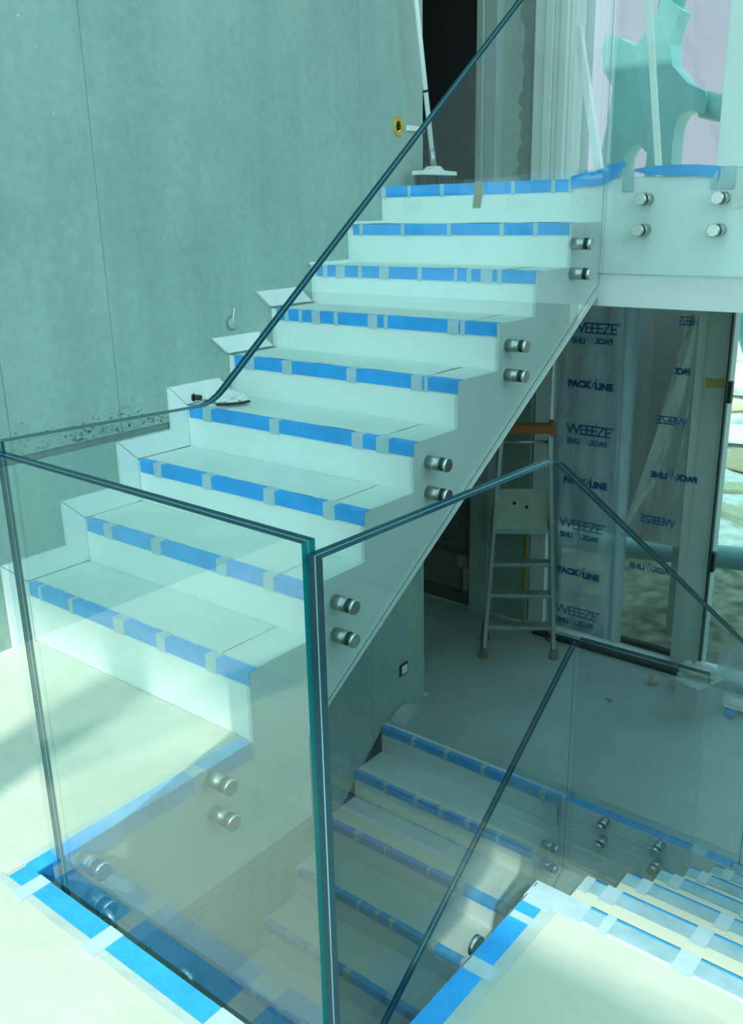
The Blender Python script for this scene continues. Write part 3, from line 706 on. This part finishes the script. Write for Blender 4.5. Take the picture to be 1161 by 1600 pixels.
def f2e(u, v):
    z = 0.84 - 1.47 * v
    xl = 0.985 - 0.14 * v / 0.52 if v < 0.52 else 0.845 - 0.19 * (v - 0.52) / 0.48
    wd = 0.068 * (1 + 0.55 * math.sin(v * 3.1)) * (1 - 0.85 * max(0, v - 0.72) / 0.28)
    return (xl + wd * u, 3.862 + 0.02 * math.sin(u * 5 + v * 9) * (1 - v) + 0.006 * wob(u * 3, v * 14, 2, 1), z)
sheet(bm, f2e, 8, 60); obj('folded_edge', bm, FILMW, f2)
for q in ([(1.045, .3), (1.0, -.1), (.93, -.5)], [(1.05, .55), (1.02, .0), (1.0, -.55)], [(.93, .1), (.86, -.25), (.78, -.6)]):
    bm = B(); tube(bm, [(x, 3.85, z) for x, z in q], 0.0028, 5); obj('crease', bm, FILMW, f2)
f3 = thing('protective_film', 'crumpled printed film lying against the bottom of the window right of the post', 'plastic film', (1.7, 3.7, LZ))
bm = B(); sheet(bm, lambda u, v: (1.42 + 0.7 * u, 3.66 + 0.05 * v + 0.02 * wob(u * 4, v * 4, 7, 1), LZ + 0.02 + (0.25 + 0.33 * u) * v), 16, 10); obj('film_sheet', bm, FILM, f3)
def text(s, x, y, z, size, m, parent, mirror=False, slant=0.0, squeeze=1.0, space=1.0, bold=0.0):
    c = bpy.data.curves.new('lettering', 'FONT'); c.body = s; c.size = size; c.align_x = 'CENTER'; c.align_y = 'CENTER'
    c.shear = slant; c.space_character = space; c.offset = bold; c.extrude = 0.0006
    c.materials.append(m); c.resolution_u = 3
    tmp = bpy.data.objects.new('tmp', c); COL.objects.link(tmp); bpy.context.view_layer.update()
    me = bpy.data.meshes.new_from_object(tmp.evaluated_get(bpy.context.evaluated_depsgraph_get()))
    bpy.data.objects.remove(tmp); bpy.data.curves.remove(c); me.name = 'lettering'
    o = bpy.data.objects.new('lettering', me); put(o, parent)
    o.location = Vector((x, y, z)) - ORG[parent.name]
    o.rotation_euler = (math.pi / 2, 0, -0.0); o.scale = ((-1 if mirror else 1) * squeeze, 1, 1)
    return o
def packline(x, y, z, s, m, parent, mirror=False):
    text('PACK', x + (0.085 if mirror else -0.085), y, z, s, m, parent, mirror, 0, 1.0, 1.0, 0.0032)
    text('LINE', x + (-0.092 if mirror else 0.092), y, z - 0.004, s, m, parent, mirror, 0, 1.0, 1.0, 0.0032)
    text('/', x + 0.010, y, z + 0.008, s * 1.7, m, parent, mirror, 0.3, 1.0); text('/', x - 0.018, y, z + 0.006, s * 1.25, m, parent, mirror, 0.3, 1.0)
TY = 3.886
for z in (0.716, 0.047, -0.622, -1.267):
    text('WEEEZE', 0.375 - 0.02 * (z < -0.5), TY, z, 0.100, INK if z > -0.3 else INKP, f1, False, 0, 1.02, 0.80)
    text('®', 0.545 - 0.02 * (z < -0.5), TY, z + 0.03, 0.03, INK, f1)
    packline(0.365 - 0.02 * (z < -0.5), TY, z - 0.078, 0.048, INKP, f1, True)
for z in (0.352, -0.312, -0.971):
    packline(0.375 - 0.015 * (z < -0.5), TY, z, 0.062, INK, f1)
for s, x, z, q in (('WEEEZE', 1.0, 0.80, .5), ('PACK', 0.985, 0.50, .8), ('WEEZE', 0.945, 0.19, .95), ('PL', 0.985, -0.16, 0), ('WEEEZE', 0.905, -0.468, 1.0), ('PL', 0.885, -0.80, 0)):
    if s == 'PL': packline(x, 3.846, z, 0.052, INK if z > -.5 else INKP, f2, True)
    else: text(s, x, 3.846, z, 0.075 if s != 'PACK' else 0.055, INK, f2, True, 0, q, 0.8, 0.002 if s == 'PACK' else 0)
text('WEEEZE', 1.80, 3.655, LZ + 0.20, 0.09, INK, f3, True, 0, 1.0, 0.8)

# ------------------------------------------------------------------ light switch low on the concrete wall
sw = thing('light_switch', 'small white switch in a dark frame on the shaded concrete wall below the stairs', 'switch', (0.0, 2.329, -1.166))
obj('frame', bx(0.0005, 0.008, 2.289, 2.369, -1.206, -1.126, bev=0.003), RUBBER, sw)
obj('rocker', bx(0.008, 0.014, 2.303, 2.355, -1.192, -1.140, bev=0.002), WPLAST, sw)
bm = B(); sheet(bm, lambda u, v: (0.01 + 0.10 * u, YL + 0.05 + 0.32 * v, LZ + 0.006 + (0.05 * (1 - u) ** 2) * math.sin(math.pi * min(1, v * 1.2))), 6, 12)
solo('paper_sheet', bm, LOWFL, 'curled edge of white paper at the foot of the shaded concrete wall', 'paper')

# ------------------------------------------------------------------ step ladder
FLp, FRp = Vector((0.005, 3.233, LZ)), Vector((0.395, 3.500, LZ)); RLp, RRp = Vector((-0.13, 3.463, LZ)), Vector((0.25, 3.735, LZ))
TLp, TRp = Vector((0.045, 3.335, 0.10)), Vector((0.295, 3.505, 0.10))
ld = thing('step_ladder', 'muddy aluminium step ladder standing open on the lower floor', 'ladder', (0.13, 3.48, LZ))
wv = (FRp - FLp).normalized(); dv = Vector((-wv.y, wv.x, 0))
def bar(a, b, w, d):
    bm = B(); c = (a + b) / 2; ax = (b - a) / 2; x = wv * w / 2; y = dv * d / 2; obox(bm, c, ax, x, y); return bm
def foot(p, nm='foot'):
    bm = B(); tube(bm, [p + Vector((0, 0, 0.001)), p + Vector((0, 0, 0.02)), p + Vector((0, 0, 0.06)), p + Vector((0, 0, 0.13))], [0.036, 0.038, 0.026, 0.022], 9); return bm
for p, q in ((FLp, TLp), (FRp, TRp)):
    o = obj('rail', bar(p + (q - p) * 0.05, q, 0.024, 0.055), ALU, ld); obj('foot', foot(p), FOOTM, o, 'mud-caked rubber foot')
for p, q in ((RLp, FLp.lerp(TLp, 0.63) + dv * 0.06), (RRp, FRp.lerp(TRp, 0.63) + dv * 0.06)):
    o = obj('rear_leg', bar(p + (q - p) * 0.05, q, 0.024, 0.024), ALU, ld); obj('foot', foot(p), FOOTM, o, 'mud-caked rubber foot')
for h_ in (0.22, 0.45, 0.67):
    f = h_ / 1.555; a, b = FLp.lerp(TLp, f), FRp.lerp(TRp, f); m_ = (a + b) / 2 + dv * 0.03
    bm = B(); obox(bm, m_, (b - a) / 2 - wv * 0.012, dv * 0.045, Vector((0, 0, 0.012))); st_ = obj('step', bm, ALUD, ld)
    bm = B(); obox(bm, m_ - dv * 0.046 + Vector((0, 0, 0.010)), (b - a) / 2 - wv * 0.012, dv * 0.002, Vector((0, 0, 0.006))); obj('step_nose', bm, ALU, st_)
f = 0.90 / 1.555; a, b = FLp.lerp(TLp, f), FRp.lerp(TRp, f); m_ = (a + b) / 2 + dv * 0.14
tl = (dv * 0.085 + Vector((0, 0, 0.115))); tn = Vector((-dv.x * 0.8, -dv.y * 0.8, 0.6)) * 0.013; m_ = (a + b) / 2 + dv * 0.10 + Vector((0, 0, 0.115))
bm = B(); obox(bm, m_, (b - a) / 2 - wv * 0.006, tl, tn); pl = obj('platform', bm, PLATF, ld, 'pale platform with a dark mark')
bm = B(); obox(bm, m_ - tl * 1.03, (b - a) / 2, dv * 0.018, Vector((0, 0, 0.014))); obj('platform_nose', bm, ALU, pl)
for q in ((0.03, 0.02), (-0.05, 0.06)):
    bm = B(); c = m_ + wv * q[0] + tl * q[1] * 5 + tn * 1.01; tube(bm, [c, c + tn * 0.06], 0.013, 9); obj('drain_hole', bm, DARKHOLE, pl)
bm = B(); tube(bm, [TLp - Vector((0, 0, .06)), TRp - Vector((0, 0, .06))], 0.010, 8); obj('top_rung', bm, ALU, ld)
bm = B(); obox(bm, (TLp + TRp) / 2 + Vector((0, 0, 0.03)), (TRp - TLp) / 2 + wv * 0.022, dv * 0.045, Vector((0, 0, 0.028)))
bmesh.ops.bevel(bm, geom=list(bm.edges), offset=0.008, segments=2, affect='EDGES'); ht = obj('top_tray', bm, ORANGE, ld, 'orange-brown plastic tool tray')
bm = B(); obox(bm, TRp + wv * 0.012 + Vector((0, 0, 0.03)), wv * 0.014, dv * 0.05, Vector((0, 0, 0.045))); obj('tray_end', bm, ORANGE, ht)
for s_ in (FLp.lerp(TLp, .62), FRp.lerp(TRp, .62)):
    bm = B(); tube(bm, [s_ - wv * 0.02 + dv * 0.01, s_ + wv * 0.02 + dv * 0.01], 0.014, 10); obj('hinge', bm, STEELD, ld)

# ------------------------------------------------------------------ broom on the upper landing
br = thing('broom', 'white long-handled broom leaning on the concrete wall at the upper landing', 'broom', (0.1, 2.50, UZ))
P0 = Vector((0.10, 2.500, 1.665)); P1 = Vector((0.10, 2.352, 2.418)); P2 = P0 + (P1 - P0) * 1.9
bm = B(); tube(bm, [P0 + (P1 - P0) * 0.10, P1, P2], 0.0125, 10); obj('handle', bm, WPLAST, br)
bm = B(); tube(bm, [P0 + (P1 - P0) * 0.47, P0 + (P1 - P0) * 0.485], 0.0135, 10); obj('joint_ring', bm, RUBBER, br)
bm = B(); tube(bm, [P0 + Vector((0, 0, 0.0)), P0 + (P1 - P0) * 0.12], [0.017, 0.015], 10); obj('socket', bm, STEELD, br)
bm = B()
prism(bm, [(2.345, 1.632), (2.348, 1.650), (2.44, 1.655), (2.475, 1.675), (2.525, 1.675), (2.56, 1.655), (2.675, 1.650), (2.678, 1.632)], 0, 0.075, 0.125); obj('head', bm, WPLAST, br)
bm = B()
for i in range(34):
    for j in range(3):
        y = 2.365 + i * 0.0089; x = 0.085 + j * 0.015; dy = random.uniform(-.006, .006)
        obox(bm, (x, y + dy, (UZ + 1.632) / 2 + 0.002), (0.003, 0, 0), (0, 0.003, 0), (0, dy * .3, (1.630 - UZ) / 2 - 0.003))
obj('bristles', bm, DARKB, br, kind='stuff')

# ------------------------------------------------------------------ small things
def crumple(name, c, sx, sy, sz, m, label, cat, seed, group=None, n=12):
    bm = B(); bmesh.ops.create_icosphere(bm, subdivisions=3, radius=1.0)
    for v in bm.verts:
        p = v.co.copy(); k = 1 + 0.55 * wob(p.x + seed, p.y, p.z, 1.7) + 0.35 * abs(wob(p.x, p.y + seed, p.z, 3.7))
        v.co = Vector((p.x * sx * k, p.y * sy * k, max(-0.55, p.z * k) * sz))
    zmin = min(v.co.z for v in bm.verts)
    bmesh.ops.translate(bm, vec=Vector(c) - Vector((0, 0, zmin)), verts=bm.verts)
    return solo(name, bm, m, label, cat, group)
crumple('plastic_bag', (0.125, 0.955, 4 * R + 0.014), 0.085, 0.055, 0.026, SHEET, 'crumpled white plastic bag on a stair tread beside the wall', 'bag', 3)
bm = B(); tube(bm, [(0.165, 0.858, 4 * R + .016), (0.20, 0.89, 4 * R + .016), (0.235, 0.935, 4 * R + .018), (0.235, 0.975, 4 * R + .018), (0.21, 0.955, 4 * R + .022), (0.17, 0.90, 4 * R + .02)], 0.0065, 7)
solo('black_strap', bm, RUBBER, 'black looped strap beside the white bag on the tread', 'strap')
bm = B(); tube(bm, [(0.020, 0.865, 4 * R + .03), (0.050, 0.875, 4 * R + .03)], 0.012, 8); tube(bm, [(0.014, 0.862, 4 * R + .03), (0.020, 0.865, 4 * R + .03)], 0.017, 8)
solo('screw_cap', bm, RUBBER, 'small black cap poking out left of the white bag', 'cap')
# pale block standing in for the post's reflection, and rubbish by the window
cb = thing('reflection_block', 'pale block standing in for the reflection below the window post', 'box', (1.36, 3.46, LZ))
bm = B(); prism(bm, [(1.30, 3.33), (1.45, 3.28), (1.53, 3.50), (1.37, 3.55)], 2, LZ + 0.004, LZ + 0.20); obj('reflection_block_body', bm, mat('reflection_block_pale', (0.55, 0.60, 0.58, 1), 0.6), cb)
bm = B(); prism(bm, [(1.295, 3.325), (1.455, 3.272), (1.535, 3.50), (1.365, 3.56)], 2, LZ + 0.20, LZ + 0.206); obj('block_top', bm, mat('reflection_block_pale', (0.55, 0.60, 0.58, 1), 0.6), cb)
crumple('plastic_scrap', (1.38, 3.46, LZ + 0.208), 0.10, 0.06, 0.04, FILMW, 'crumpled clear plastic scrap on the pale block', 'plastic scrap', 9)
crumple('plastic_scrap', (1.30, 3.62, LZ + 0.012), 0.11, 0.06, 0.06, FILMW, 'crumpled clear plastic scrap on the floor behind the pale block', 'plastic scrap', 21)
crumple('tape_ball', (1.08, 3.56, LZ + 0.010), 0.03, 0.03, 0.03, CARD, 'tan ball of used tape on the lower floor in front of the printed film', 'tape ball', 5)
crumple('blue_scrap', (1.60, 3.45, LZ + 0.010), 0.03, 0.03, 0.02, BLUE, 'small blue tape scrap on the floor right of the pale block', 'tape scrap', 6)
crumple('paper_scrap', (1.62, 3.56, LZ + 0.010), 0.09, 0.05, 0.025, SHEET, 'white paper scrap right of the pale block', 'paper', 8)
bm = B(); sheet(bm, lambda u, v: (0.92 + 0.05 * u, 3.17 + 0.02 * v, LZ + 0.012 + 0.006 * math.sin(5 * u)), 4, 2, 0.002)
solo('dirt_clod', bm, SOIL, 'small dark chip on the lower floor in front of the window', 'debris')

# ------------------------------------------------------------------ exterior
bm = B()
def gfn(u, v):
    x = -14 + 34 * u; y = 4.0 + 32.4 * v * v
    h = -1.62 + 0.10 * wob(x, y, 0, 0.9) + 0.05 * wob(x, y, 2, 3.0) + max(0, y - 7.5) * 0.035 + max(0, y - 12) * 0.12 * (0.7 + 0.6 * wob(x, y, 5, .35))
    return (x, y, h)
sheet(bm, gfn, 90, 90)
gm = bpy.data.materials.new('site_ground'); gm.use_nodes = True; nt = gm.node_tree; L = nt.links
b_ = nt.nodes['Principled BSDF']; b_.inputs['Roughness'].default_value = 0.95
t_ = nt.nodes.new('ShaderNodeTexCoord'); sx_ = nt.nodes.new('ShaderNodeSeparateXYZ'); L.new(t_.outputs['Object'], sx_.inputs[0])
n_ = nt.nodes.new('ShaderNodeTexNoise'); n_.inputs['Scale'].default_value = 1.2; n_.inputs['Detail'].default_value = 8; L.new(t_.outputs['Object'], n_.inputs['Vector'])
n2_ = nt.nodes.new('ShaderNodeTexNoise'); n2_.inputs['Scale'].default_value = 7; n2_.inputs['Detail'].default_value = 6; L.new(t_.outputs['Object'], n2_.inputs['Vector'])
ma1 = nt.nodes.new('ShaderNodeMath'); ma1.operation = 'MULTIPLY_ADD'; L.new(n_.outputs['Fac'], ma1.inputs[0]); ma1.inputs[1].default_value = 1.6; L.new(sx_.outputs['Y'], ma1.inputs[2])
rg = nt.nodes.new('ShaderNodeMapRange'); rg.inputs[1].default_value = 7.0; rg.inputs[2].default_value = 7.7; L.new(ma1.outputs[0], rg.inputs[0])  # near ground darker: soil, with the building's shadow put into the colour
def rr(c0, c1):
    r = nt.nodes.new('ShaderNodeValToRGB'); r.color_ramp.elements[0].position = .35; r.color_ramp.elements[1].position = .65; r.color_ramp.elements[0].color = c0; r.color_ramp.elements[1].color = c1
    L.new(n2_.outputs['Fac'], r.inputs[0]); return r.outputs[0]
mx_ = nt.nodes.new('ShaderNodeMix'); mx_.data_type = 'RGBA'; L.new(rg.outputs[0], mx_.inputs[0]); L.new(rr((.07, .075, .05, 1), (.30, .28, .19, 1)), mx_.inputs[6]); L.new(rr((.62, .55, .40, 1), (.86, .82, .70, 1)), mx_.inputs[7])
L.new(mx_.outputs[2], b_.inputs['Base Color'])
bp_ = nt.nodes.new('ShaderNodeBump'); bp_.inputs['Strength'].default_value = .6; L.new(n2_.outputs['Fac'], bp_.inputs['Height']); L.new(bp_.outputs[0], b_.inputs['Normal'])
struct('ground', bm, gm)
struct('ground', bx(-60, 60, -60, -3.62, -3.3, -0.12), mat('bounce_ground', (0.62, 0.70, 0.69, 1), 0.85, var=0.1, vscale=0.6))  # unseen pale ground added to bounce light onto the risers
struct('ground', bx(4.9, 60, -3.62, 4.4, -3.3, -1.7), SAND)
bm = B(); box(bm, -45, 12, 33, 34, -1, 15)
struct('wall_outside', bm, mat('lilac_render', (0.40, 0.37, 0.42, 1), 0.9, var=0.05, vscale=0.2))
# pipe and steel branching column
pp = thing('steel_pipe', 'teal grey horizontal pipe outside the lower window', 'pipe', (1.0, 5.0, -1.06))
bm = B(); tube(bm, [(-0.6, 5.06, -1.20), (0.25, 5.0, -1.13), (1.12, 5.0, -1.035), (2.6, 5.0, -0.88)], 0.088, 20); obj('pipe_body', bm, mat('grey_teal_steel', (0.24, 0.42, 0.42, 1), 0.45, var=0.08, vscale=3), pp)
for x in (-0.4, 2.4):
    bm = B(); tube(bm, [(x, 5.05, -1.75), (x, 5.05, -1.25 if x < 0 else -0.98)], 0.03, 8); obj('support_leg', bm, RUBBER, pp)
sc = thing('steel_column', 'turquoise branching steel column outside the upper window', 'column', (-0.2, 6.1, -1.6))
outl = [(-0.208, 3.011), (-0.062, 2.875), (-0.11, 2.764), (-0.13, 2.648), (-0.097, 2.49), (0.03, 2.358), (0.178, 2.284), (0.20, 2.20), (0.184, 2.12), (0.076, 2.16), (0.001, 2.134), (-0.041, 2.048), (-0.049, 1.905), (-0.04, 1.2), (-0.02, -1.6), (-0.36, -1.6), (-0.30, 1.2), (-0.255, 1.86), (-0.325, 1.929), (-0.397, 1.918), (-0.445, 1.852), (-0.467, 1.702), (-0.55, 1.2), (-0.80, 1.2), (-0.621, 2.086), (-0.586, 2.377), (-0.668, 2.493), (-0.705, 2.676), (-0.664, 2.778), (-0.579, 2.751), (-0.409, 2.662), (-0.28, 2.819)]
bm = B(); prism(bm, outl, 1, 6.0, 6.22)
bmesh.ops.triangulate(bm, faces=[f for f in bm.faces if len(f.verts) > 4]); obj('node_plate', bm, TEALST, sc)
bm = B(); tube(bm, [(0.14, 6.11, 2.20), (0.65, 6.11, 2.06), (2.4, 6.11, 1.60)], 0.10, 20); obj('branch_tube', bm, mat('pale_turquoise_steel', (0.22, 0.62, 0.54, 1), 0.4), sc, 'paler round branch tube')
bm = B(); tube(bm, [(-0.20, 6.11, 2.9), (-0.02, 6.11, 3.5), (0.3, 6.11, 4.4)], [0.10, 0.12, 0.12], 14); obj('branch_tube', bm, TEALST, sc)
bm = B(); tube(bm, [(1.35, 6.3, -1.7), (0.90, 6.3, -0.35), (0.70, 6.3, 0.25), (0.52, 6.3, 0.75), (0.30, 6.3, 1.5)], [0.10, 0.10, 0.11, 0.13, 0.15], 14); obj('branch_tube', bm, TEALST, sc)
# hoarding panel seen through the grey window
hp = thing('hoarding_panel', 'flat grey hoarding panel outside the lower window', 'panel', (0.5, 4.7, -0.95))
obj('panel_board', bx(-0.6, 0.80, 4.68, 4.72, -0.93, 1.25, bev=0.004), HOARD, hp)
for x in (-0.45, 0.70): obj('panel_leg', bx(x, x + 0.06, 4.72, 4.78, -1.75, 1.25), HOARD, hp)
# building rubbish outside
sp_ = [('timber_board', (0.4, 8.6, 0), (1.6, 0.10, 0.03), 0.5, WOOD, 'long pale timber board lying on the sand outside'),
       ('cardboard_sheet', (-0.2, 9.6, 0), (0.9, 0.7, 0.02), -0.3, CARD, 'tan cardboard sheet flat on the bright sand'),
       ('white_sheet', (-0.9, 10.6, 0), (1.3, 0.8, 0.02), 0.2, SHEET, 'white sheet lying on the bright sand far outside'),
       ('timber_board', (-1.2, 12.2, 0), (2.2, 0.14, 0.05), 0.7, WOOD, 'thick timber board far out on the sand'),
       ('white_sheet', (-3.2, 14.8, 0), (1.8, 1.2, 0.03), -0.2, SHEET, 'wide white sheet below the steel branch outside'),
       ('timber_board', (0.15, 7.7, 0), (1.1, 0.09, 0.03), -0.5, WOOD, 'short timber board just beyond the outdoor pipe')]
def gh(x, y):
    return -1.62 + 0.10 * wob(x, y, 0, 0.9) + 0.05 * wob(x, y, 2, 3.0) + max(0, y - 7.5) * 0.035 + max(0, y - 12) * 0.12 * (0.7 + 0.6 * wob(x, y, 5, .35))
for nm, (x, y, _), (a, b, c), rz, m, lb in sp_:
    bm = B(); z = gh(x, y) + 0.06; ca, sa = math.cos(rz), math.sin(rz)
    obox(bm, (x, y, z + c / 2), (ca * a / 2, sa * a / 2, 0), (-sa * b / 2, ca * b / 2, 0.03), (0, 0, c / 2)); solo(nm, bm, m, lb, 'board' if 'board' in nm and 'card' not in nm else 'sheet')
for i, (x, y, s, m, lb) in enumerate(((0.25, 8.9, .22, BLUESH, 'pale blue bag slumped on the sand outside'), (0.75, 10.2, .25, SHEET, 'white sack on the sand beyond the outdoor pipe'), (-1.4, 12.9, .45, SHEET, 'large white sack far out on the sand'))):
    crumple('sack', (x, y, gh(x, y) + 0.01), s, s * .8, s * .5, m, lb, 'sack', 30 + i)
